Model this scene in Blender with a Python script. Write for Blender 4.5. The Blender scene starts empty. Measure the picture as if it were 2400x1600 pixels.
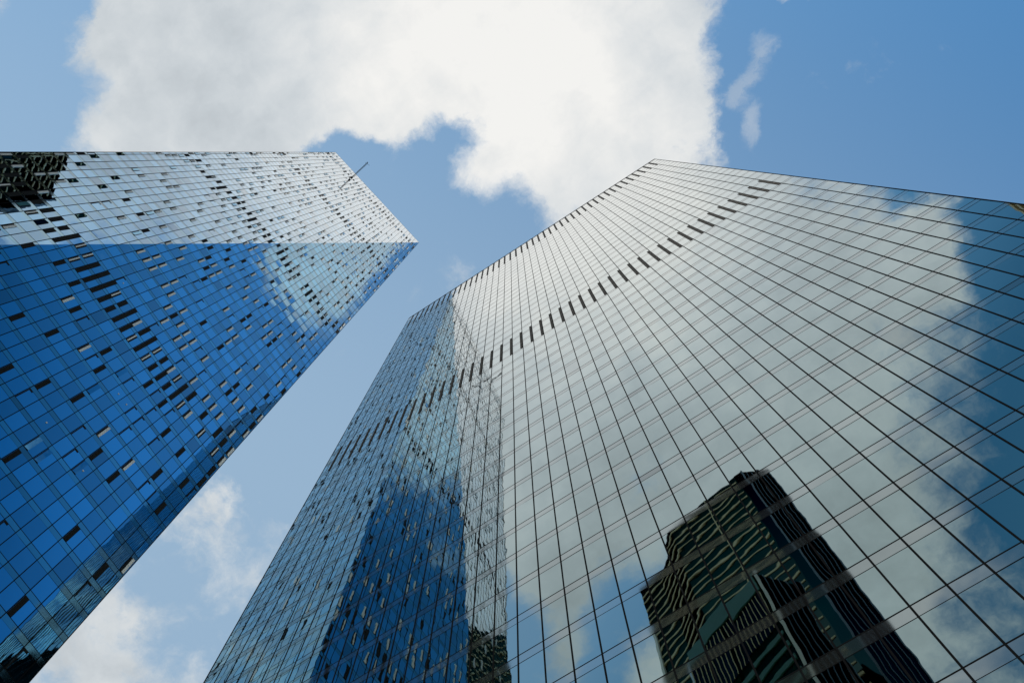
import bpy, math, random
from mathutils import Vector, Matrix
import numpy as np
random.seed(7)
S = bpy.context.scene
COL = S.collection
ZC = 1.6                                    # eye height: all heights below are measured from the eye

# ------------------------------------------------------------------ camera
cd = bpy.data.cameras.new('camera'); cam = bpy.data.objects.new('camera', cd); COL.objects.link(cam)
cd.sensor_fit = 'HORIZONTAL'; cd.sensor_width = 36.0; cd.lens = 36.0 * 2285.74 / 2400.0
cd.clip_start = 0.1; cd.clip_end = 6000.0
RX = (0.8390735593, 0.5440084096, -0.0032268198)      # camera right in the world
RY = (-0.5334468532, 0.8215909468, -0.2010541495)     # camera down in the world
RZ = (-0.1067240221, 0.1704205577, 0.9795748142)      # camera forward in the world
cam.matrix_world = Matrix(((RX[0], -RY[0], -RZ[0], 0), (RX[1], -RY[1], -RZ[1], 0), (RX[2], -RY[2], -RZ[2], ZC), (0, 0, 0, 1)))
S.camera = cam
S.render.resolution_x = 1024; S.render.resolution_y = 682
S.view_settings.view_transform = 'Standard'; S.view_settings.look = 'None'
S.view_settings.exposure = 0.0; S.view_settings.gamma = 1.0
S.cycles.max_bounces = 6; S.cycles.glossy_bounces = 5; S.cycles.diffuse_bounces = 2
S.cycles.transmission_bounces = 2; S.cycles.sample_clamp_indirect = 6.0
S.cycles.use_adaptive_sampling = False

# ------------------------------------------------------------------ node helper
class NT:
    def __init__(s, tree): s.t = tree; s.t.nodes.clear()
    def n(s, kind, **kw):
        nd = s.t.nodes.new(kind)
        for k, v in kw.items(): setattr(nd, k, v)
        return nd
    def l(s, a, b): s.t.links.new(a, b)
    def put(s, sock, v):
        if isinstance(v, bpy.types.NodeSocket): s.l(v, sock)
        else: sock.default_value = v
    def m(s, op, a, b=0.0, c=None, clamp=False):
        nd = s.n('ShaderNodeMath', operation=op, use_clamp=clamp); s.put(nd.inputs[0], a); s.put(nd.inputs[1], b)
        if c is not None: s.put(nd.inputs[2], c)
        return nd.outputs[0]
    def v(s, op, a, b=(0, 0, 0), out=0):
        nd = s.n('ShaderNodeVectorMath', operation=op); s.put(nd.inputs[0], a); s.put(nd.inputs[1], b)
        return nd.outputs[out]
    def noise(s, vec, scale, detail=4, rough=.55, col=False, lac=2.0):
        nd = s.n('ShaderNodeTexNoise'); s.put(nd.inputs['Vector'], vec)
        nd.inputs['Scale'].default_value = scale; nd.inputs['Detail'].default_value = detail
        nd.inputs['Roughness'].default_value = rough; nd.inputs['Lacunarity'].default_value = lac
        return nd.outputs['Color' if col else 'Fac']
    def mr(s, val, a, b, c=0.0, d=1.0, mode='SMOOTHSTEP'):
        nd = s.n('ShaderNodeMapRange', interpolation_type=mode); s.put(nd.inputs[0], val)
        for i, x in enumerate((a, b, c, d)): s.put(nd.inputs[i + 1], x)
        return nd.outputs[0]
    def mix(s, f, a, b):
        nd = s.n('ShaderNodeMix', data_type='RGBA'); s.put(nd.inputs[0], f); s.put(nd.inputs[6], a); s.put(nd.inputs[7], b)
        return nd.outputs[2]
def c4(r, g, b): return (r, g, b, 1.0)

# ------------------------------------------------------------------ sun and sky
SUN_AZ, SUN_EL = -60.0, 48.0
w = bpy.data.worlds.new('World'); S.world = w; w.use_nodes = True
T = NT(w.node_tree)
sky = T.n('ShaderNodeTexSky', sky_type='NISHITA'); sky.sun_disc = False
sky.sun_elevation = math.radians(SUN_EL); sky.sun_rotation = math.radians(90.0 - SUN_AZ)
sky.air_density = 1.0; sky.dust_density = 0.6; sky.ozone_density = 1.4
geo = T.n('ShaderNodeTexCoord')
sep = T.n('ShaderNodeSeparateXYZ'); T.l(geo.outputs['Generated'], sep.inputs[0])
zz = T.m('MAXIMUM', sep.outputs[2], 0.06)
gx = T.m('DIVIDE', sep.outputs[0], zz); gy = T.m('DIVIDE', sep.outputs[1], zz)
cmb = T.n('ShaderNodeCombineXYZ'); T.l(gx, cmb.inputs[0]); T.l(gy, cmb.inputs[1])
P = cmb.outputs[0]                                     # a flat cloud layer: position = direction / height
# where the banks of cloud lie on that layer: x, y, radius, weight
BLOBS = [(0.0351, -0.2213, 0.3, 0.691), (0.3267, 0.2508, 0.3, -0.543), (0.0836, 0.0572, 0.17, 0.558), (-0.2195, -0.2298, 0.17, 0.878), (-0.1674, 0.1172, 0.3, -0.258), (0.3582, 0.007, 0.1, 0.353), (0.6643, 0.0515, 0.3, -0.571), (0.2491, 0.0639, 0.1, 0.11), (0.1706, -0.0017, 0.1, 0.397), (-0.3639, -0.2886, 0.1, -0.346), (0.0887, -0.4738, 0.3, 0.48), (-0.0831, -0.0865, 0.06, 0.393), (0.2821, -0.3148, 0.1, 0.616), (-0.3922, 0.2478, 0.3, -0.599), (-0.6947, 0.2054, 0.1, 0.262), (0.4916, -0.3945, 0.3, -0.502), (0.9813, 0.2001, 0.3, -0.459), (-0.1627, -0.4092, 0.1, 0.282), (-0.0948, -0.0226, 0.1, -0.418), (-0.0129, 0.0048, 0.06, 0.13), (-0.1487, -0.1139, 0.06, 0.305), (0.2522, -0.6189, 0.17, -0.443), (0.1939, 0.1286, 0.06, -0.155), (0.3288, 0.0666, 0.06, -0.391), (0.4545, -0.0575, 0.17, -0.326), (-0.1673, -0.4984, 0.06, -0.391), (0.0038, -0.0603, 0.06, 0.438), (-0.5568, 0.1832, 0.06, -0.18), (0.3355, -0.1659, 0.1, 0.499), (0.0926, -0.6364, 0.17, 0.33), (-0.2195, -0.2298, 0.06, -0.332), (-0.292, -0.3452, 0.06, -0.403), (0.1599, -0.1117, 0.1, 0.289), (-0.229, -0.4334, 0.06, 0.609), (0.0169, 0.0396, 0.06, 0.272), (0.3992, 0.0977, 0.06, -0.112), (-0.2663, -0.3092, 0.06, 0.261), (-0.5066, 0.1795, 0.1, 0.156), (-0.0422, 0.0743, 0.06, -0.273), (0.2956, -0.2619, 0.06, -0.342), (0.6518, -0.1652, 0.17, -0.322), (0.4849, 0.1629, 0.17, -0.155), (-0.4187, -0.2685, 0.06, -0.269), (-0.3471, -0.3371, 0.06, -0.28), (-0.3047, -0.4975, 0.06, -0.444), (0.1981, -0.2436, 0.1, 0.151), (-0.4531, 0.1545, 0.06, 0.392), (0.2276, -0.0135, 0.06, 0.273), (0.1817, 0.055, 0.06, 0.315), (0.3104, 0.0299, 0.06, 0.69), (0.3671, 0.056, 0.06, 0.57), (-0.0341, -0.0345, 0.06, -0.627), (-0.1158, -0.0619, 0.06, 0.161), (-0.2758, -0.4528, 0.06, -0.3), (-0.2437, -0.4926, 0.06, 0.414), (-0.2226, -0.5509, 0.06, -0.582), (-0.1897, -0.5723, 0.06, 0.499), (-0.189, -0.3619, 0.1, 0.331), (0.0429, -0.2814, 0.17, -0.224), (-0.4568, 0.2483, 0.1, 0.373), (0.1928, 0.1743, 0.06, -0.102), (0.253, 0.0272, 0.06, -0.444), (0.4461, -0.3565, 0.06, 0.434), (0.4115, -0.2388, 0.1, 0.35), (0.2941, 0.0587, 0.06, -0.589), (0.2128, 0.0877, 0.06, -0.343), (0.4102, -0.0301, 0.06, 0.185), (-0.6133, 0.2584, 0.06, -0.088), (0.141, -0.699, 0.06, -0.234), (-0.2209, -0.1403, 0.06, 0.111), (0.2841, 0.1465, 0.06, -0.101), (-0.6973, 0.2483, 0.06, 0.191), (0.0883, -0.7469, 0.1, 0.194), (0.3009, -0.5337, 0.17, -0.269), (-0.0624, 0.0402, 0.06, -0.287), (-0.0446, -0.0029, 0.06, 0.553), (-0.0443, -0.0663, 0.06, 0.403), (-0.1439, -0.0904, 0.06, -1.533), (-0.1329, -0.1061, 0.06, 1.303), (-0.2093, -0.4835, 0.06, -0.281), (0.2822, -0.3816, 0.06, 0.117), (-0.2152, -0.2712, 0.06, -0.166), (0.4559, 0.026, 0.06, -0.145), (0.2033, 0.0441, 0.06, -0.238), (0.3986, 0.0505, 0.06, 0.141), (-0.057, -0.1246, 0.06, 0.093), (-0.6347, 0.2067, 0.06, 0.121), (-0.1228, -0.3455, 0.06, 0.177), (0.3526, -0.3731, 0.06, -0.271), (-0.3392, 0.2049, 0.1, 0.224), (-0.1375, -0.4683, 0.06, -0.343), (-0.1228, -0.4351, 0.06, 0.307), (0.3267, 0.2508, 0.1, 0.096), (-0.2115, 0.0612, 0.1, -0.203), (-0.0244, -0.4095, 0.06, 0.128), (-0.3767, 0.3004, 0.06, 0.195), (-0.3558, -0.243, 0.06, 0.032), (0.6643, 0.0515, 0.1, 0.128), (-0.5179, 0.2269, 0.06, 0.19), (-0.3201, -0.2502, 0.06, -0.46), (-0.0434, -0.3504, 0.06, -0.135), (0.4545, -0.2558, 0.06, -0.26), (-0.5044, 0.1449, 0.06, 0.206), (0.295, -0.1334, 0.06, 0.287), (-0.1545, 0.0656, 0.06, -0.123), (0.2434, -0.5542, 0.06, 0.152), (0.3182, -0.3616, 0.06, 0.191), (-0.2612, -0.4124, 0.06, -0.33), (0.35, -0.2283, 0.06, 0.246), (-0.1114, -0.2331, 0.06, -0.061), (-0.1899, -0.1608, 0.06, -0.083), (0.5657, -0.1133, 0.1, -0.101), (-0.3303, -0.2265, 0.06, 0.37), (0.8788, 0.0877, 0.17, -0.119), (-0.2863, -0.2483, 0.06, 0.155), (0.088, -0.6958, 0.06, 0.145), (-0.2364, -0.3917, 0.06, 0.228), (0.3686, 0.0827, 0.06, -0.334), (0.0764, -0.0132, 0.06, 0.059), (-0.3224, 0.1004, 0.06, -0.068), (-0.5924, 0.1908, 0.06, -0.08), (0.1696, -0.7489, 0.1, -0.098), (0.3785, -0.0078, 0.06, 0.328), (0.2264, 0.16, 0.06, -0.072), (0.0932, -0.0907, 0.06, 0.077)]
wa = T.v('SUBTRACT', T.noise(P, 8.0, 8, .62, col=True), (.5, .5, .5))
Pw = T.v('ADD', P, T.v('MULTIPLY', wa, (.070, .070, 0)))
dens = 0.45
for x, y, r, k in BLOBS:
    d = T.v('DISTANCE', Pw, (x, y, 0), out=1)
    dens = T.m('ADD', T.mr(d, 0.0, r, k, 0.0), dens)
f1 = T.noise(T.v('ADD', P, T.v('MULTIPLY', wa, (.05, .05, 0))), 20.0, 10, .66); f2 = T.noise(T.v('ADD', P, (3.1, 1.7, 0.4)), 5.0, 5, .5)
dens = T.m('ADD', dens, T.m('MULTIPLY', T.m('SUBTRACT', f1, .5), 1.15))
dens = T.m('ADD', dens, T.m('MULTIPLY', T.m('SUBTRACT', f2, .5), .25))
soft = T.m('MAXIMUM', T.mr(f2, .40, .62, 0.05, .20), T.mr(gy, -.50, -.22, .24, 0.0))
alpha = T.mr(dens, T.m('SUBTRACT', .36, soft), T.m('ADD', .62, soft))
# thin torn wisps beside the big bank
WISPS = [(0.26, 0.054, 0.8), (0.262, 0.067, 0.5), (0.249, 0.066, 0.7), (0.237, 0.073, 0.7), (0.226, 0.079, 0.9), (0.213, 0.088, 0.8), (0.213, 0.075, 0.5), (0.212, 0.108, 0.7), (0.208, 0.12, 0.9), (0.199, 0.13, 0.7), (0.225, 0.114, 0.4), (0.199, 0.086, 0.6), (-0.168, 0.086, 0.5), (-0.158, 0.082, 0.4), (0.2, 0.153, 0.35)]
wp = T.v('ADD', P, T.v('MULTIPLY', wa, (.09, .09, 0)))
wd = 0.0
for x, y, k in WISPS: wd = T.m('ADD', T.mr(T.v('DISTANCE', wp, (x, y, 0), out=1), 0.0, .024, k, 0.0), wd)
wn = T.noise(T.v('ADD', P, T.v('MULTIPLY', wa, (.16, .16, 0))), 34.0, 9, .7)
wisp = T.mr(T.m('MULTIPLY', wd, wn), .22, .80, 0.0, .36)
core = T.mr(dens, .60, 1.25)
# brightness of the cloud: thin bright rims and a bright patch towards the veiled sun, grey thick parts
glow = T.mr(T.v('DISTANCE', P, (0.03, -0.075, 0), out=1), 0.0, 0.27)
glow = T.m('SUBTRACT', 1.0, glow)
f3 = T.noise(T.v('ADD', P, (9.0, 2.0, 1.0)), 6.0, 7, .55)
f4 = T.noise(T.v('ADD', Pw, (4.0, 7.0, 1.0)), 22.0, 8, .6)
lum = T.m('MULTIPLY_ADD', f3, .42, T.m('MULTIPLY_ADD', f4, .26, .36))
lum = T.m('MULTIPLY_ADD', glow, .30, lum)
lum = T.m('SUBTRACT', lum, T.m('MULTIPLY', core, .03))
lum = T.m('MINIMUM', T.m('SUBTRACT', lum, T.mr(gy, -.50, -.20, .08, 0.0)), .925)
ccol = T.mix(T.mr(lum, .6, .98), c4(.90, .97, 1.02), c4(1.0, .985, .95))
cl = T.n('ShaderNodeVectorMath', operation='SCALE'); T.l(ccol, cl.inputs[0]); T.l(lum, cl.inputs[3])
hs = T.n('ShaderNodeHueSaturation'); hs.inputs['Saturation'].default_value = 1.0
T.l(sky.outputs[0], hs.inputs['Color'])
SKY_STRENGTH = 0.10
# thin veil: paler towards -x, deeper towards the lower sky on the +x/-y side
side = T.m('ADD', T.m('MULTIPLY', gx, .9), T.m('MULTIPLY', gy, -.45))
veil = T.mr(side, -.45, .5, 1.0, 0.0)
skb = T.v('MULTIPLY', hs.outputs[0], (SKY_STRENGTH * .68, SKY_STRENGTH * 1.38, SKY_STRENGTH * 1.62))
skyc = T.mix(T.m('MULTIPLY', veil, .45), skb, c4(.62, .80, .92))
deep = T.mr(T.m('ADD', T.m('MULTIPLY', gx, .6), T.m('MULTIPLY', gy, -.8)), .22, .60)
skyc = T.mix(T.m('MULTIPLY', deep, .9), skyc, c4(.005, .088, .22))
out = T.mix(T.m('MAXIMUM', T.m('MULTIPLY', alpha, .97), wisp), skyc, cl.outputs[0])
bg = T.n('ShaderNodeBackground'); bg.inputs['Strength'].default_value = 1.0
T.l(out, bg.inputs['Color'])
ow = T.n('ShaderNodeOutputWorld'); T.l(bg.outputs[0], ow.inputs['Surface'])
w.cycles.sampling_method = 'MANUAL'; w.cycles.sample_map_resolution = 512

ld = bpy.data.lights.new('sun', 'SUN'); ld.energy = 2.6; ld.angle = math.radians(.5); ld.color = (1.0, .93, .82)
lo = bpy.data.objects.new('sun', ld); COL.objects.link(lo)
sd = Vector((math.cos(math.radians(SUN_AZ)) * math.cos(math.radians(SUN_EL)), math.sin(math.radians(SUN_AZ)) * math.cos(math.radians(SUN_EL)), math.sin(math.radians(SUN_EL))))
lo.rotation_euler = sd.to_track_quat('Z', 'Y').to_euler(); lo.location = sd * 900

# ------------------------------------------------------------------ materials
def glass(name, tint, rough, pillow, wave, wavescale=.8, spec=None, coat=0.0, vary=.10, lean=0.0):
    """reflective coated curtain-wall glass; every pane bows and ripples its own way"""
    m = bpy.data.materials.new(name); m.use_nodes = True; t = NT(m.node_tree)
    p = t.n('ShaderNodeBsdfPrincipled'); o = t.n('ShaderNodeOutputMaterial'); t.l(p.outputs[0], o.inputs[0])
    p.inputs['Metallic'].default_value = 1.0; p.inputs['Roughness'].default_value = rough
    at = t.n('ShaderNodeAttribute', attribute_name='pane'); rnd = at.outputs['Fac']
    uv = t.n('ShaderNodeUVMap', uv_map='UVMap'); su = t.n('ShaderNodeSeparateXYZ'); t.l(uv.outputs[0], su.inputs[0])
    tc = t.n('ShaderNodeTexCoord')
    u, v = su.outputs[0], su.outputs[1]
    bow = t.m('MULTIPLY', t.m('MULTIPLY', u, t.m('SUBTRACT', 1.0, u)), t.m('MULTIPLY', v, t.m('SUBTRACT', 1.0, v)))
    amt = t.m('MULTIPLY_ADD', rnd, 16.0 * pillow * 1.4, -16.0 * pillow * .35)
    off = t.n('ShaderNodeCombineXYZ'); t.l(t.m('MULTIPLY', rnd, 71.0), off.inputs[0]); t.l(t.m('MULTIPLY', rnd, 33.0), off.inputs[2])
    nz = t.noise(t.v('ADD', tc.outputs['Object'], off.outputs[0]), wavescale, 1.5, .45)
    h = t.m('ADD', t.m('MULTIPLY', bow, amt), t.m('MULTIPLY', nz, wave))
    if lean:
        # the sheets lean by a degree or three, a little more towards the top
        gp = t.n('ShaderNodeNewGeometry'); so = t.n('ShaderNodeSeparateXYZ'); t.l(gp.outputs['Position'], so.inputs[0]); zz2 = so.outputs[2]
        h = t.m('MULTIPLY_ADD', zz2, lean, h)
        if lean > 0: q_ = t.m('MAXIMUM', t.m('SUBTRACT', zz2, 150.0), 0.0); h = t.m('MULTIPLY_ADD', t.m('MULTIPLY', q_, q_), .0000525, h)
    b = t.n('ShaderNodeBump'); b.inputs['Strength'].default_value = 1.0; b.inputs['Distance'].default_value = 1.0
    t.l(h, b.inputs['Height']); t.l(b.outputs[0], p.inputs['Normal'])
    k = t.m('MULTIPLY_ADD', t.m('FRACT', t.m('MULTIPLY', rnd, 13.7)), vary, 1.0 - vary * .6)
    dk_ = t.m('GREATER_THAN', t.m('FRACT', t.m('MULTIPLY', rnd, 57.3)), 1.0 - vary * .12); k = t.m('MULTIPLY', k, t.m('MULTIPLY_ADD', dk_, -.35, 1.0))
    sc = t.n('ShaderNodeVectorMath', operation='SCALE'); sc.inputs[0].default_value = tint; t.l(k, sc.inputs[3])
    t.l(sc.outputs[0], p.inputs['Base Color'])
    if coat: p.inputs['Coat Weight'].default_value = coat; p.inputs['Coat Roughness'].default_value = rough; p.inputs['Coat IOR'].default_value = 1.85; t.l(b.outputs[0], p.inputs['Coat Normal'])
    if spec: p.inputs['Specular Tint'].default_value = c4(*spec)
    return m
def plain(name, col, rough=.5, metal=0.0, var=.15, scale=1.5, spec=.5):
    m = bpy.data.materials.new(name); m.use_nodes = True; t = NT(m.node_tree)
    p = t.n('ShaderNodeBsdfPrincipled'); o = t.n('ShaderNodeOutputMaterial'); t.l(p.outputs[0], o.inputs[0])
    tc = t.n('ShaderNodeTexCoord'); nz = t.noise(tc.outputs['Object'], scale, 4, .6)
    t.l(t.mix(nz, c4(*[c * (1 - var) for c in col]), c4(*[min(1, c * (1 + var)) for c in col])), p.inputs['Base Color'])
    p.inputs['Roughness'].default_value = rough; p.inputs['Metallic'].default_value = metal
    p.inputs['Specular IOR Level'].default_value = spec
    return m
M_GR = glass('coated_silver_glass', (.30, .415, .395), .010, .0013, .0026, .55, coat=1.0)
M_SR = glass('spandrel_glass', (.40, .445, .425), .04, .0004, .002, .8, coat=.6); M_SR.node_tree.nodes['Principled BSDF'].inputs['Metallic'].default_value = .965
M_GL = glass('coated_blue_glass', (.02, .41, .69), .012, .0010, .0022, .6, coat=1.0, vary=.5, lean=.0593)
M_GLU = glass('coated_blue_glass_upper', (.10, .40, .68), .012, .0010, .0022, .6, coat=1.0, vary=.5, lean=-.0079)
M_SL = glass('blue_spandrel_glass', (.09, .38, .50), .05, .0005, .001, .8, coat=1.0, vary=.45, lean=.0593)
M_SLU = glass('blue_spandrel_glass_upper', (.14, .38, .50), .05, .0005, .001, .8, coat=1.0, vary=.45, lean=-.0079)
M_FR = plain('dark_frame_metal', (.010, .011, .012), .8, 0.0, spec=0.0)
M_DK = plain('dark_recess', (.010, .011, .011), .8, 0.0, spec=.1)
M_BR = plain('bronze_louvre', (.05, .045, .04), .5, .2)
M_CR = plain('pale_vent_metal', (.86, .85, .80), .4, .0)
M_RF = plain('roof_membrane', (.22, .22, .21), .9)
M_G3 = glass('dark_teal_glass', (.048, .075, .072), .03, .0008, .002, .8, spec=(.17, .22, .23))
M_G4 = glass('dark_green_glass', (.020, .050, .042), .03, .0008, .002, .8, spec=(.1, .2, .15))
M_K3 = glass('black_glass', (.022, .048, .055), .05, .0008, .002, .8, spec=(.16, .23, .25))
M_GD = plain('gold_ledge_metal', (.62, .47, .22), .45, .0)
M_GN = plain('green_ledge_metal', (.05, .15, .09), .4, .0)
M_FN = plain('pale_blue_fin_metal', (.075, .11, .13), .5, .0)
M_CF = plain('cream_corner_metal', (.70, .62, .48), .4, .1)

# ------------------------------------------------------------------ mesh helpers
class MB:
    def __init__(s): s.V = []; s.F = []; s.UV = []; s.A = []; s.MI = []
    def poly(s, pts, uv=None, a=0.0, mi=0):
        i = len(s.V); s.V += [tuple(p) for p in pts]; s.F.append(tuple(range(i, i + len(pts))))
        s.UV += uv if uv else [(.5, .5)] * len(pts); s.A.append(a); s.MI.append(mi); return s
    def box(s, o, ex, ey, ez, mi=0, a=0.0):
        """parallelepiped from corner o with edge vectors"""
        o = Vector(o); ex = Vector(ex); ey = Vector(ey); ez = Vector(ez)
        if ex.cross(ey).dot(ez) < 0: ex, ey = ey, ex
        c = [o, o + ex, o + ex + ey, o + ey]; t = [p + ez for p in c]
        s.poly(c[::-1], a=a, mi=mi); s.poly(t, a=a, mi=mi)
        for k in range(4):
            j = (k + 1) % 4; s.poly([c[k], c[j], t[j], t[k]], a=a, mi=mi)
        return s
    def prism(s, pts, z0, z1, mi=0):
        n = len(pts); s.poly([(x, y, z1) for x, y in pts], mi=mi); s.poly([(x, y, z0) for x, y in pts][::-1], mi=mi)
        for k in range(n):
            a, b = pts[k], pts[(k + 1) % n]; s.poly([(a[0], a[1], z0), (b[0], b[1], z0), (b[0], b[1], z1), (a[0], a[1], z1)], [(0, 0), (1, 0), (1, 1), (0, 1)], mi=mi)
        return s
    def build(s, name, mats, parent=None, kind=None, center=False):
        me = bpy.data.meshes.new(name)
        V = s.V; loc = Vector((0, 0, 0))
        if center:
            loc = sum((Vector(v) for v in V), Vector()) / len(V); V = [tuple(Vector(v) - loc) for v in V]
        me.from_pydata(V, [], s.F)
        uv = me.uv_layers.new(name='UVMap'); uv.data.foreach_set('uv', [c for p in s.UV for c in p])
        at = me.attributes.new('pane', 'FLOAT', 'FACE'); at.data.foreach_set('value', s.A)
        if not isinstance(mats, (list, tuple)): mats = [mats]
        for m in mats: me.materials.append(m)
        me.polygons.foreach_set('material_index', s.MI)
        o = bpy.data.objects.new(name, me); COL.objects.link(o); o.location = loc
        if parent is not None: o.parent = parent; o.location = loc - parent.location
        if kind: o['kind'] = kind
        return o
def thing(name, label, cat, loc=(0, 0, 0), group=None):
    o = bpy.data.objects.new(name, None); COL.objects.link(o); o.location = loc; o['label'] = label; o['category'] = cat
    if group: o['group'] = group
    return o
def shot(p):
    x, y, z = p; z -= ZC
    a = x * RX[0] + y * RX[1] + z * RX[2]; b = x * RY[0] + y * RY[1] + z * RY[2]; c = x * RZ[0] + y * RZ[1] + z * RZ[2]
    if c < .01: return None
    return 1200 + 2285.74 * a / c, 800 + 2285.74 * b / c
def area(pts):
    q = [shot(p) for p in pts]
    if any(v is None for v in q): return 0
    cx = sum(v[0] for v in q) / len(q); cy = sum(v[1] for v in q) / len(q)
    if not (-20 < cx < 2420 and -20 < cy < 1620): return 0
    return abs(sum(q[i][0] * q[(i + 1) % len(q)][1] - q[(i + 1) % len(q)][0] * q[i][1] for i in range(len(q)))) / 2
def limited(items, single, many, mats, parent, n=100):
    """items: (footprint, builder(MB)).  The n largest in the picture become parts of their own, the rest one mesh"""
    items = sorted(items, key=lambda it: -area(it[0]))
    for fp, fn in items[:n]:
        m = MB(); fn(m); m.build(single, mats, parent, center=True)
    if items[n:]:
        m = MB()
        for fp, fn in items[n:]: fn(m)
        m.build(many, mats, parent, kind='stuff')
def clip(poly, f):
    out = []
    for i in range(len(poly)):
        a, b = poly[i], poly[(i + 1) % len(poly)]; fa, fb = f(a), f(b)
        if fa >= 0: out.append(a)
        if fa * fb < 0:
            t = fa / (fa - fb); out.append((a[0] + (b[0] - a[0]) * t, a[1] + (b[1] - a[1]) * t))
    return out

# ------------------------------------------------------------------ ground
gm = bpy.data.materials.new('stone_paving'); gm.use_nodes = True; t = NT(gm.node_tree)
pb = t.n('ShaderNodeBsdfPrincipled'); oo = t.n('ShaderNodeOutputMaterial'); t.l(pb.outputs[0], oo.inputs[0])
tc = t.n('ShaderNodeTexCoord'); bk = t.n('ShaderNodeTexBrick'); t.l(tc.outputs['Object'], bk.inputs['Vector'])
bk.inputs['Scale'].default_value = 1.0; bk.inputs['Color1'].default_value = c4(.26, .25, .23); bk.inputs['Color2'].default_value = c4(.32, .31, .29)
bk.inputs['Mortar'].default_value = c4(.12, .12, .11); bk.inputs['Mortar Size'].default_value = .01
t.l(bk.outputs[0], pb.inputs['Base Color']); pb.inputs['Roughness'].default_value = .8
g = MB().poly([(-3000, -3000, 0), (3000, -3000, 0), (3000, 3000, 0), (-3000, 3000, 0)]).build('ground', gm); g['kind'] = 'structure'

# ------------------------------------------------------------------ right tower (flat mirrored face, y = YR)
YR = 21.4129; X0 = 24.1557; BAY = 1.5; XE, XW = X0 + BAY, X0 - 44 * BAY - .0
ZR0 = 40.5173 + ZC; FH = 4.17252; SPD = .79; ZTOP = 225.7675 + ZC
rt = thing('glass_tower', 'silver glass tower on the right, two rows of dark slots across its flat mirror face', 'skyscraper', (X0 - 33, YR + 20, 0))
BACK = .12
MB().prism([(XW + .02, YR + BACK), (XE - .02, YR + BACK), (XE - .02, YR + 40), (XW + .02, YR + 40)], 0, ZTOP - 1.2).build('core', M_DK, rt)
MB().box((XW + .3, YR + .5, ZTOP - 1.199), (XE - XW - .6, 0, 0), (0, 39, 0), (0, 0, .1)).build('roof', M_RF, rt)
rows = [ZR0 + FH * k for k in range(-10, 45)]
def rpane(x, z0, z1, tilt=.0016):
    a = random.random(); tx = random.gauss(0, tilt); tz = random.gauss(0, tilt)
    xc = x + BAY / 2; zc = (z0 + z1) / 2
    def P3(px, pz): return (px, YR + (px - xc) * tx + (pz - zc) * tz, pz)
    pts = [P3(x, z0), P3(x + BAY, z0), P3(x + BAY, z1), P3(x, z1)]
    def fn(m): m.poly(pts, [(0, 0), (1, 0), (1, 1), (0, 1)], a)
    return pts, fn
panes = []
for i in range(45):
    x = XW + BAY * i
    for k, z in enumerate(rows):
        zt = (rows[k + 1] if k + 1 < len(rows) else ZTOP) - (SPD if k + 1 < len(rows) else 0)
        panes.append(rpane(x, z, zt))
limited(panes, 'glass_pane', 'upper_glass_panes', M_GR, rt)
tr = MB().box((XW, YR - .007, -.035), (XE - XW, 0, 0), (0, .03, 0), (0, 0, .07)); tr.box((XW, YR - .005, -SPD - .02), (XE - XW, 0, 0), (0, .03, 0), (0, 0, .04))
trm = None
for k, z in enumerate(rows[:50] if False else rows):
    if z - SPD < 0: continue
    m = MB()
    for i in range(45):
        x = XW + BAY * i; tx = random.gauss(0, .0004)
        m.poly([(x, YR - x * 0 - tx, z - SPD), (x + BAY, YR + tx, z - SPD), (x + BAY, YR + tx, z), (x, YR - tx, z)], [(0, 0), (1, 0), (1, 1), (0, 1)], random.random())
    sp = m.build('spandrel', M_SR, rt)
    if trm is None:
        o = tr.build('transom', M_FR, sp); trm = o.data
    else:
        o = bpy.data.objects.new('transom', trm); COL.objects.link(o); o.parent = sp
    o.location = (-sp.parent.location.x - sp.location.x, -sp.parent.location.y - sp.location.y, z - sp.location.z)
mu = None
for i in range(46):
    x = XW + BAY * i
    if mu is None:
        o = MB().box((-.04, -.022, 0), (.08, 0, 0), (0, .05, 0), (0, 0, ZTOP)).build('mullion', M_FR, rt); mu = o.data
    else:
        o = bpy.data.objects.new('mullion', mu); COL.objects.link(o); o.parent = rt
    o.location = Vector((x, YR, 0)) - rt.location
sm = MB().box((-.37, -.035, 0), (.33, 0, 0), (0, .06, 0), (0, 0, 9.85))
sm2 = MB().box((-.37, -.035, 0), (.33, 0, 0), (0, .06, 0), (0, 0, 13.2))
for q in range(1, 4): sm.box((-.37, -.05, 9.85 * q / 4), (.33, 0, 0), (0, .014, 0), (0, 0, .10), mi=1)
for q in range(1, 4): sm2.box((-.37, -.05, 13.2 * q / 4), (.33, 0, 0), (0, .014, 0), (0, 0, .10), mi=1)
s1 = s2 = None
for i in range(1, 45):
    x = XW + BAY * i
    for z, mb, which in ((115.45 + ZC, sm, 1), (211.45 + ZC, sm2, 2)):
        src = s1 if which == 1 else s2
        if src is None:
            o = mb.build('louvre_slot', [M_DK, M_BR], rt)
            if which == 1: s1 = o.data
            else: s2 = o.data
        else:
            o = bpy.data.objects.new('louvre_slot', src); COL.objects.link(o); o.parent = rt
        o.location = Vector((x, YR, z)) - rt.location
MB().box((XW - .02, YR - .06, ZTOP - .05), (XE - XW + .04, 0, 0), (0, .5, 0), (0, 0, .18)).build('coping', M_FR, rt)
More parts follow.
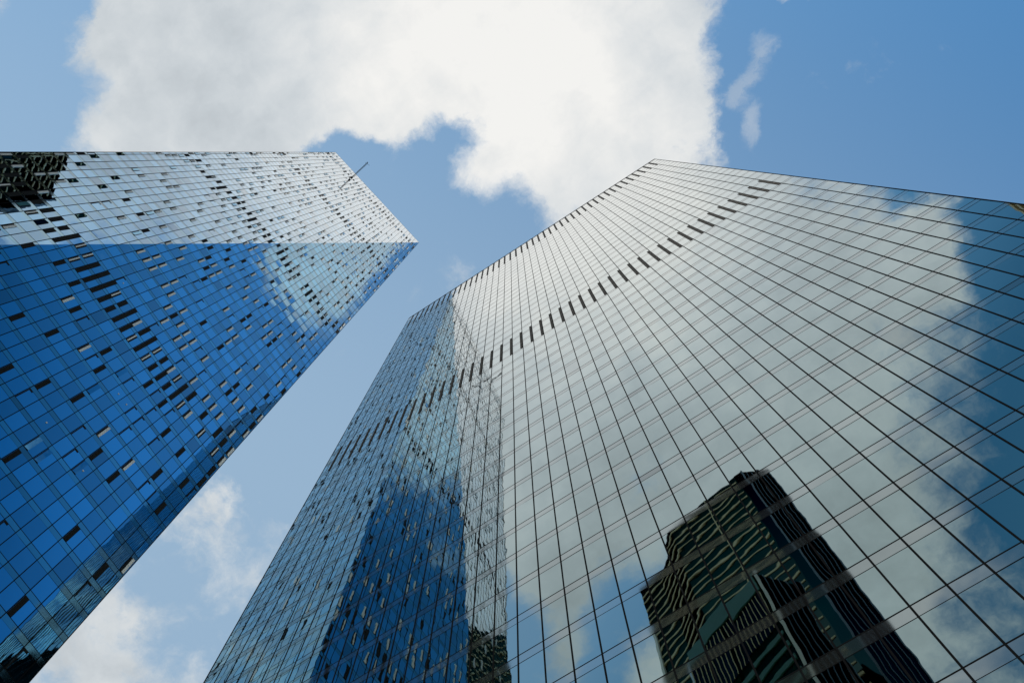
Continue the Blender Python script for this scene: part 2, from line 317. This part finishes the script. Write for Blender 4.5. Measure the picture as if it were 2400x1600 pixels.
def sidewall(parent, a, b, z0, z1, bay, fh, mat, name, tilt=.001, frame=True):
    """plain glazed wall between plan points a and b (outside on the right hand going a -> b)"""
    a = Vector((a[0], a[1], 0)); b = Vector((b[0], b[1], 0)); L = (b - a).length; u = (b - a) / L; n = Vector((u.y, -u.x, 0))
    nb = max(1, round(L / bay)); nf = max(1, round((z1 - z0) / fh)); m = MB(); fr = MB()
    for i in range(nb):
        for j in range(nf):
            p = a + u * (L * i / nb); q = a + u * (L * (i + 1) / nb); za = z0 + (z1 - z0) * j / nf; zb = z0 + (z1 - z0) * (j + 1) / nf
            e = [n * random.gauss(0, tilt) for _ in range(2)]; g2 = [n * random.gauss(0, tilt) for _ in range(2)]
            m.poly([p + e[0] + Vector((0, 0, za)), q + e[1] + Vector((0, 0, za)), q - e[0] + Vector((0, 0, zb)), p - e[1] + Vector((0, 0, zb))], [(0, 0), (1, 0), (1, 1), (0, 1)], random.random())
    m.build(name, mat, parent)
    if frame:
        for i in range(nb + 1): fr.box(a + u * (L * i / nb - .03) + Vector((0, 0, z0)), u * .06, n * .05, (0, 0, z1 - z0))
        for j in range(nf + 1): fr.box(a + n * .0 + Vector((0, 0, z0 + (z1 - z0) * j / nf - .03)), u * L, n * .03, (0, 0, .06))
        fr.build('wall_frame', M_FR, parent)
sidewall(rt, (XE, YR), (XE, YR + 40), 0, ZTOP, 1.5, FH, M_GR, 'side_glazing')
sidewall(rt, (XW, YR + 40), (XW, YR), 0, ZTOP, 1.5, FH, M_GR, 'side_glazing')

# ------------------------------------------------------------------ left tower (folded face)
n1 = (-0.99996302, -0.00859963, 0.0); s1_ = 42.7
CT = Vector((-42.79911215, 11.34112944, 322.51)); DT = Vector((-49.14965261, -27.64084814, 322.51)); FT = Vector((-42.55604183, -16.92302463, 86.18362705))
N2 = (DT - CT).cross(FT - CT).normalized()
if N2.dot(CT) < 0: N2 = -N2
d2 = N2.dot(CT)
ZT = 322.51 + ZC; YC = CT.y; YD = -27.62
def xl1(y, z): return (s1_ - n1[1] * y) / n1[0]
def xl2(y, z): return (d2 - N2.y * y - N2.z * (z - ZC)) / N2.x
def xl(y, z): return min(xl1(y, z), xl2(y, z))
def fold(p): return xl1(p[0], p[1]) - xl2(p[0], p[1])          # >= 0 on the upper facet
LY0 = -1.10029743; LB = 1.18682; LZ0 = 66.9423 + ZC; LF = 3.19135; LSP = .70
lt = thing('folded_glass_tower', 'tall blue glass tower with a slanting fold in its face and many scattered narrow vents', 'skyscraper', (-70, -8, 0))
XB = -92.0
def yfold(z):
    a, b = -200.0, 60.0
    for _ in range(50):
        c = (a + b) / 2
        if fold((c, z)) > 0: a = c
        else: b = c
    return (a + b) / 2
# core: a closed hull a little behind the glass
m = MB(); zs = [0 + (ZT - 1.2) * k / 24 for k in range(25)]; ring = []
for z in zs:
    yf = min(max(yfold(z), YD + .3), YC - .3); e = .18
    ring.append([(xl(YC - .1, z) - e, YC - .12, z), (xl(yf, z) - e, yf, z), (xl(YD + .1, z) - e, YD + .12, z), (XB + .1, YD + .12, z), (XB + .1, YC - .12, z)])
for k in range(24):
    for j in range(5):
        a, b = ring[k][j], ring[k][(j + 1) % 5]; c, d = ring[k + 1][(j + 1) % 5], ring[k + 1][j]; m.poly([b, a, d, c])
m.poly(ring[-1][::-1]); m.poly(ring[0]); m.build('core', M_DK, lt)
m = MB(); tp = [(x, y, ZT - 1.15) for x, y, z in ring[-1]]; m.poly(tp[::-1]); m.build('roof', M_RF, lt)
cols = [LY0 + LB * i for i in range(-22, 11)]; ysL = [YD] + [y for y in cols if YD + .25 < y < YC - .25] + [YC]
floorsL = [LZ0 + LF * k for k in range(-21, 81)]; floorsL = [z for z in floorsL if 0 < z < ZT - .5]
def nrm(y, z): return Vector((-n1[0], -n1[1], 0)) if xl1(y, z) < xl2(y, z) else -N2
def facet_polys(y0, y1, z0, z1):
    q = [(y0, z0), (y1, z0), (y1, z1), (y0, z1)]; f = [fold(p) for p in q]
    if min(f) >= 0: return [(q, 1)]
    if max(f) <= 0: return [(q, 0)]
    return [(clip(q, fold), 1), (clip(q, lambda p: -fold(p)), 0)]
LEAN = (0.0, 0.0)                       # panes are set flush
def lpane(y0, y1, z0, z1, tilt, off=0.0, turn=0.0):
    a = random.random(); ty = random.gauss(0, tilt) + turn; tz = random.gauss(0, tilt); yc = (y0 + y1) / 2; zc = (z0 + z1) / 2; res = []
    for poly, up in facet_polys(y0, y1, z0, z1):
        if len(poly) < 3: continue
        fx = xl2 if up else xl1
        res.append(([(fx(y, z) + (y - yc) * ty + (z - zc) * (tz + LEAN[up]) + off, y, z) for y, z in poly], [((y - y0) / (y1 - y0), (z - z0) / (z1 - z0)) for y, z in poly], up))
    def fn(m):
        for pts, uv, up in res: m.poly(pts, uv, a, mi=up)
    return res[0][0], fn
panes = []
for i in range(len(ysL) - 1):
    for k, z in enumerate([0.0] + floorsL):
        last = k == len(floorsL); zt = ZT if last else floorsL[k] - LSP
        if zt - z < .2: continue
        panes.append(lpane(ysL[i], ysL[i + 1], z, zt, .0030))
limited(panes, 'glass_pane', 'upper_glass_panes', [M_GL, M_GLU], lt)
# spandrel bands with their transoms, one per floor
sp = []
for z in floorsL:
    pts = [(xl(y, z), y, z) for y in (YD, YC)] + [(xl(y, z - LSP), y, z - LSP) for y in (YC, YD)]
    sp.append((area(pts), z))
sp.sort(key=lambda q: -q[0])
def span_mesh(m, z):
    for i in range(len(ysL) - 1): lpane(ysL[i], ysL[i + 1], z - LSP, z, .0022)[1](m)
def trans_mesh(m, z):
    yf = min(max(yfold(z), YD), YC)
    for zz_, hgt, dep in ((z - .03, .06, .017), (z - LSP - .02, .04, .014)):
        for ya, yb in ((YD, yf), (yf, YC)):
            if yb - ya < .05: continue
            nn = nrm((ya + yb) / 2, zz_); A = Vector((xl(ya, zz_), ya, zz_)); Bv = Vector((xl(yb, zz_), yb, zz_))
            m.box(A - nn * .01, Bv - A, nn * dep, (0, 0, hgt))
for _, z in sp[:95]:
    m = MB(); span_mesh(m, z); o = m.build('spandrel', [M_SL, M_SLU], lt, center=True)
    m = MB(); trans_mesh(m, z); q = m.build('transom', M_FR); q.parent = o; q.location = -(o.location + lt.location)
m = MB(); mt_ = MB()
for _, z in sp[95:]: span_mesh(m, z); trans_mesh(mt_, z)
o = m.build('lower_spandrels', [M_SL, M_SLU], lt, kind='stuff'); q = mt_.build('lower_transoms', M_FR, lt, kind='stuff')
for y in ysL:
    m = MB(); y_ = y
    lo_, hi_ = 0.0, ZT
    # split where the fold crosses this line
    zs = [0.0]
    if fold((y, 0)) * fold((y, ZT)) < 0:
        a, b = 0.0, ZT
        for _ in range(50):
            c = (a + b) / 2
            if fold((y, c)) * fold((y, 0)) > 0: a = c
            else: b = c
        zs.append((a + b) / 2)
    zs.append(ZT)
    for za, zb in zip(zs[:-1], zs[1:]):
        A = Vector((xl(y, za), y, za)); Bv = Vector((xl(y, zb), y, zb)); nn = nrm(y, (za + zb) / 2)
        m.box(A - Vector((0, .033, 0)) - nn * .01, (0, .066, 0), nn * .030, Bv - A)
    m.build('mullion', M_FR, lt)
# vents: a narrow full-height slot beside a mullion: dark reveal, sometimes a pale blade or a turned strip of glass
def vent(i, z, typ, wide=.40):
    y = cols_all[i]; z0 = z + .05; z1 = z + LF - LSP - .03
    if typ == 'long': z1 = z + LF
    y0 = y + .045; y1 = y0 + wide
    nn = nrm(y, z0)
    def strip(m, ya, yb, dep, mi, za=z0, zb=z1, turn=0.0):
        c = [Vector((xl(ya, za), ya, za)), Vector((xl(yb, za), yb, za)), Vector((xl(yb, zb), yb, zb)), Vector((xl(ya, zb), ya, zb))]
        t_ = [c[0] + nn * dep, c[1] + nn * (dep + turn), c[2] + nn * (dep + turn), c[3] + nn * dep]
        m.poly(t_, [(0, 0), (1, 0), (1, 1), (0, 1)], .4, mi)
        for k in range(4):
            j = (k + 1) % 4; m.poly([c[k], c[j], t_[j], t_[k]], None, .4, mi if turn == 0 else 0)
    fp = [(xl(a, b), a, b) for a, b in ((y0, z0), (y1, z0), (y1, z1), (y0, z1))]
    def fn(m):
        if typ in ('dark', 'long'): strip(m, y0, y1, .022, 0)
        elif typ == 'cream': strip(m, y0, y0 + wide * .42, .020, 0); strip(m, y0 + wide * .42, y1, .07, 1)
        elif typ == 'grey': strip(m, y0, y1, .020, 0); strip(m, y0 + wide * .30, y0 + wide * .62, .06, 1)
        elif typ == 'glass': strip(m, y0, y0 + .07, .020, 0); strip(m, y0 + .07, y1 + .08, .02, 2, turn=.06)
        elif typ == 'thin': strip(m, y0, y0 + .10, .020, 0); strip(m, y0 + .10, y1, .020, 0, z1 - .22, z1)
    return fp, fn
cols_all = [y for y in ysL[:-1]]
BANDS = {9: 1, 10: 1, 30: 1, 31: 1, 53: 1, 54: 1, 74: 1, 75: 1}
vents = []
rv = random.Random(11)
for k in range(-21, 79):
    z = LZ0 + LF * k
    if z < 1: continue
    for i in range(len(cols_all)):
        y = cols_all[i]; up = fold((y, z)) > 0
        if k in BANDS:
            if rv.random() < (.97 if (i + k) % 2 else .72):
                r = rv.random()
                vents.append(vent(i, z, 'long' if r < .28 else 'dark' if r < .55 else ('grey' if r < .8 else ('glass' if up else 'cream')), .46))
            continue
        if rv.random() < (.24 if k < 9 else .32 if not up else .28):
            r = rv.random()
            if up: typ = 'cream' if r < .55 else 'glass' if r < .8 else 'dark' if r < .9 else 'thin'
            elif k < 9: typ = 'dark' if r < .45 else 'thin' if r < .75 else 'cream' if r < .88 else 'glass'
            elif k < 34: typ = 'cream' if r < .6 else 'thin' if r < .8 else 'dark'
            else: typ = 'cream' if r < .5 else 'glass' if r < .7 else 'dark'
            vents.append(vent(i, z, typ))
limited(vents, 'vent', 'small_far_vents', [M_DK, M_CR, M_GL], lt)
MB().box((xl(YC, ZT) + .03, YC + .03, ZT - .02), Vector((xl(YD, ZT), YD, 0)) - Vector((xl(YC, ZT), YC, 0)), (-.5, 0, 0), (0, 0, .15)).build('coping', M_CR, lt)
# north side of the folded tower, seen mirrored in its neighbour
def gside(a, b, z0, z1):
    a = Vector((a[0], a[1], 0)); b = Vector((b[0], b[1], 0)); L = (b - a).length; u = (b - a) / L; nn = Vector((u.y, -u.x, 0))
    nb = round(L / LB); m = MB(); ms = MB(); fr = MB(); dv = MB(); rg = random.Random(5)
    for i in range(nb):
        p = a + u * (L * i / nb); q = a + u * (L * (i + 1) / nb)
        for k, z in enumerate(floorsL):
            zt = (floorsL[k + 1] if k + 1 < len(floorsL) else z1) - (LSP if k + 1 < len(floorsL) else 0)
            for mm, za, zb, tl in ((m, z, zt, .0035), (ms, z - LSP, z, .002)):
                e = nn * rg.gauss(0, tl); f = nn * rg.gauss(0, tl)
                mm.poly([p + e + f + Vector((0, 0, za)), q - e + f + Vector((0, 0, za)), q - e - f + Vector((0, 0, zb)), p + e - f + Vector((0, 0, zb))], [(0, 0), (1, 0), (1, 1), (0, 1)], rg.random())
            if rg.random() < .16: dv.box(p + u * .05 + Vector((0, 0, z + .05)), u * .4, nn * .03, (0, 0, LF - LSP - .1), mi=0 if rg.random() < .6 else 1)
    for i in range(nb + 1): fr.box(a + u * (L * i / nb - .03) + Vector((0, 0, z0)), u * .06, nn * .02, (0, 0, z1 - z0))
    for z in floorsL: fr.box(a + Vector((0, 0, z - .03)), u * L, nn * .010, (0, 0, .06)); fr.box(a + Vector((0, 0, z - LSP)), u * L, nn * .008, (0, 0, .04))
    m.build('side_glazing', M_GL, lt); ms.build('side_spandrels', M_SL, lt); fr.build('wall_frame', M_FR, lt); dv.build('side_vents', [M_DK, M_CR], lt, kind='stuff')
gside((CT.x + .0, YC), (XB, YC), 0, ZT)
sidewall(lt, (XB, YD), (-49.2, YD), 0, ZT, LB * 2, LF * 2, M_GL, 'side_glazing')
rs = random.Random(3)
for _ in range(26):  # pale studs put in for the dots of white light on the lower facet
    i = rs.randrange(3, len(cols_all) - 2); k = rs.randrange(2, 34); y = cols_all[i] + .6; z = LZ0 + LF * k + 1.2
    if fold((y, z)) > 0: continue
    MB().box((xl(y, z), y, z), (.05, 0, 0), (0, .13, 0), (0, 0, .16)).build('glint_stud', M_CR, lt, center=True)
# boom that leans out from the face just below the roof edge
bm_ = thing('rooftop_boom', 'thin dark boom with a cross bar leaning out below the blue tower roof edge', 'boom', (-47.0, -16.9, 303.0 + ZC))
A = Vector((-47.0, -16.9, 303.0 + ZC)); Bv = Vector((-41.75, -18.95, 318.5 + ZC)); D = (Bv - A).normalized(); A = A + D * 1.2; Ln = (Bv - A).length
sx = D.cross(Vector((0, 1, 0))).normalized(); sy = D.cross(sx).normalized(); m = MB()
for cx_, cy_ in ((-1, -1), (1, -1), (1, 1), (-1, 1)): m.box(A + sx * (.14 * cx_ - .04) + sy * (.14 * cy_ - .04), sx * .08, sy * .08, D * Ln)
for k in range(22):
    for (c0, c1) in (((-1, -1), (1, -1)), ((1, -1), (1, 1)), ((1, 1), (-1, 1)), ((-1, 1), (-1, -1))):
        p = A + sx * .14 * c0[0] + sy * .14 * c0[1] + D * (Ln * k / 22); q = A + sx * .14 * c1[0] + sy * .14 * c1[1] + D * (Ln * (k + 1) / 22)
        m.box(p, q - p, sx * .03, sy * .03)
m.build('lattice_arm', M_FR, bm_)
MB().box(Bv - Vector(RX) * .7 - Vector(RY) * -.0 - sx * .03, Vector((RX[0] * 1.3 + RY[0] * .9, RX[1] * 1.3 + RY[1] * .9, 0)) * 1.0, sx * .06, sy * .06).build('cross_bar', M_FR, bm_)
MB().box(Bv - Vector((0, 0, .3)) - sx * .12, sx * .24, sy * .24, (0, 0, .6)).build('pulley_head', M_FR, bm_)
MB().box(A - sx * .3 - sy * .3 - D * .1, sx * .6, sy * .6, D * .35).build('mounting_plate', M_FR, bm_)

# ------------------------------------------------------------------ towers behind the viewer, seen in the glass
def offset_pts(pts, e):
    c = Vector((sum(p[0] for p in pts) / len(pts), sum(p[1] for p in pts) / len(pts))); r = []
    for p in pts:
        d = (Vector(p) - c); r.append(tuple(c + d * (1 + e / d.length)))
    return r
def band_run(m, a, b, z, h, dep, inset=0.0):
    a = Vector((a[0], a[1], 0)); b = Vector((b[0], b[1], 0)); L = (b - a).length; u = (b - a) / L; nn = Vector((u.y, -u.x, 0))
    m.box(a + u * inset + Vector((0, 0, z)), u * (L - inset), nn * dep, (0, 0, h))
t3 = thing('banded_tower', 'dark teal tower with gold floor ledges and pale vertical fins, mirrored in the silver tower', 'skyscraper', (-15.12, -106.02, 0))
H3 = 281 + ZC
PT = [(5.62, -76.47), (-8.16, -79.53), (-22.46, -82.59), (-31.65, -90.76), (-39.82, -93.82), (-41.86, -125.47), (14.30, -125.47), (12.56, -81.88)]     # outside on the left hand
PT = PT[::-1]
MB().prism(PT, 0, H3).build('body', M_G3, t3)
for k in range(1, 66):
    z = H3 - 4.3 * k; m = MB()
    for a, b, ins in (((-8.16, -79.53), (5.62, -76.47), 0.0), ((-22.46, -82.59), (-8.16, -79.53), 0), ((-31.65, -90.76), (-22.46, -82.59), 0), ((-39.82, -93.82), (-31.65, -90.76), 0)):
        a2 = Vector(a); b2 = Vector(b)
        if b == (5.62, -76.47): b2 = b2 - (b2 - a2).normalized() * 3.1
        band_run(m, b2, a2, z, .62, .22)
    m.build('ledge', M_GD, t3)
def fins(par, a, b, n, z0, z1, wdt, dep, mat, name='fin', skip0=0):
    a = Vector((a[0], a[1], 0)); b = Vector((b[0], b[1], 0)); u = (b - a).normalized(); L = (b - a).length; nn = Vector((u.y, -u.x, 0)); me = None
    for k in range(skip0, n + 1):
        p = a + u * (L * k / n - wdt / 2)
        if me is None: o = MB().box((0, 0, 0), u * wdt, nn * dep, (0, 0, z1 - z0)).build(name, mat, par); me = o.data
        else: o = bpy.data.objects.new(name, me); COL.objects.link(o); o.parent = par
        o.location = p + Vector((0, 0, z0)) - par.location
fins(t3, (12.56, -81.88), (5.62, -76.47), 6, 20, H3 - 1, .14, .3, M_FN)
fins(t3, (-8.16, -79.53), (-8.48, -79.58), 1, 20, H3, .25, .4, M_GD, 'edge_trim', 1)
MB().box((5.31, -76.67, 20), (.55, .2, 0), (.1, .5, 0), (0, 0, H3 - 19.5)).build('corner_fin', M_FN, t3)
MB().box((-40.34, -94.32, 20), (.8, .3, 0), (-.3, 1.0, 0), (0, 0, H3 - 45)).build('corner_fin', M_CF, t3)
MB().box((12.36, -82.17, 20), (.4, -.3, 0), (.2, .4, 0), (0, 0, H3 - 19)).build('corner_fin', M_FN, t3)
m = MB(); m.box((-4.32, -88.74, H3), (12, 0, 0), (0, 7, 0), (0, 0, 5)); m.box((-16.20, -95.22, H3), (8, 0, 0), (0, 6, 0), (0, 0, 3.5)); m.build('plant_room', M_K3, t3)
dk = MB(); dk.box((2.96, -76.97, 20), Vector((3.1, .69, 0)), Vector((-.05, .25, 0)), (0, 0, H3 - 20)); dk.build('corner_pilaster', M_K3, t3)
sw = MB()
a = Vector((12.56, -81.88, 0)); b = Vector((5.62, -76.47, 0)); u = (b - a).normalized(); nn = Vector((u.y, -u.x, 0))
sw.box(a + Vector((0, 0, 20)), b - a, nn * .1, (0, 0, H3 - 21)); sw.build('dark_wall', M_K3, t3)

t4 = thing('green_block', 'lower green glass block with a dark crown, mirrored in front of the banded tower', 'building', (-13, -63, 0))
H4 = 180 + ZC
P4 = [(-4.5, -54.2), (-25.2, -61.4), (-27, -66), (-24, -73), (.9, -71), (.9, -60.5)][::-1]
MB().prism(P4, 0, H4).build('body', M_G4, t4)
for k in range(6, 44):
    m = MB(); band_run(m, (-4.5, -54.2), (-25.2, -61.4), H4 - 4 * k, 1.3, .3, .8); m.build('ledge', M_GN, t4)
m = MB(); band_run(m, (-4.5, -54.2), (-25.2, -61.4), H4 - 6, 6, .3, .8); m.build('roof_band', M_GN, t4)
m = MB(); band_run(m, (-4.5, -54.2), (-25.2, -61.4), H4 - 20, 13, .15, .8); m.build('crown_louvres', M_K3, t4)
fins(t4, (-4.5, -54.2), (-25.2, -61.4), 20, H4 - 20, H4 - 7, .14, .35, M_GD, 'crown_fin', 1)
fins(t4, (.9, -60.5), (-4.5, -54.2), 5, 20, H4, .12, .3, M_FN)
sw = MB(); a = Vector((.9, -60.5, 0)); b = Vector((-4.5, -54.2, 0)); u = (b - a).normalized(); nn = Vector((u.y, -u.x, 0))
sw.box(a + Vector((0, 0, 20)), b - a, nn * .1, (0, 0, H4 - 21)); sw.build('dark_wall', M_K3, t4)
MB().box((-4.75, -54.4, 20), (.55, .15, 0), (-.1, .5, 0), (0, 0, H4 - 19)).build('corner_fin', M_CF, t4)

t5 = thing('amber_block', 'amber banded office block whose corner shows at the right edge of the silver tower', 'building', (100, -30, 0))
H5 = 220 + ZC
P5 = [(84.5, -26.5), (92, -40), (120, -40), (120, 0), (92, -10)]
MB().prism(P5, 0, H5).build('body', M_G3, t5)
for k in range(1, 54):
    m = MB(); band_run(m, (92, -10), (84.5, -26.5), H5 - 4 * k, 1.6, .4); band_run(m, (84.5, -26.5), (92, -40), H5 - 4 * k, 1.6, .4); m.build('ledge', M_GD, t5)
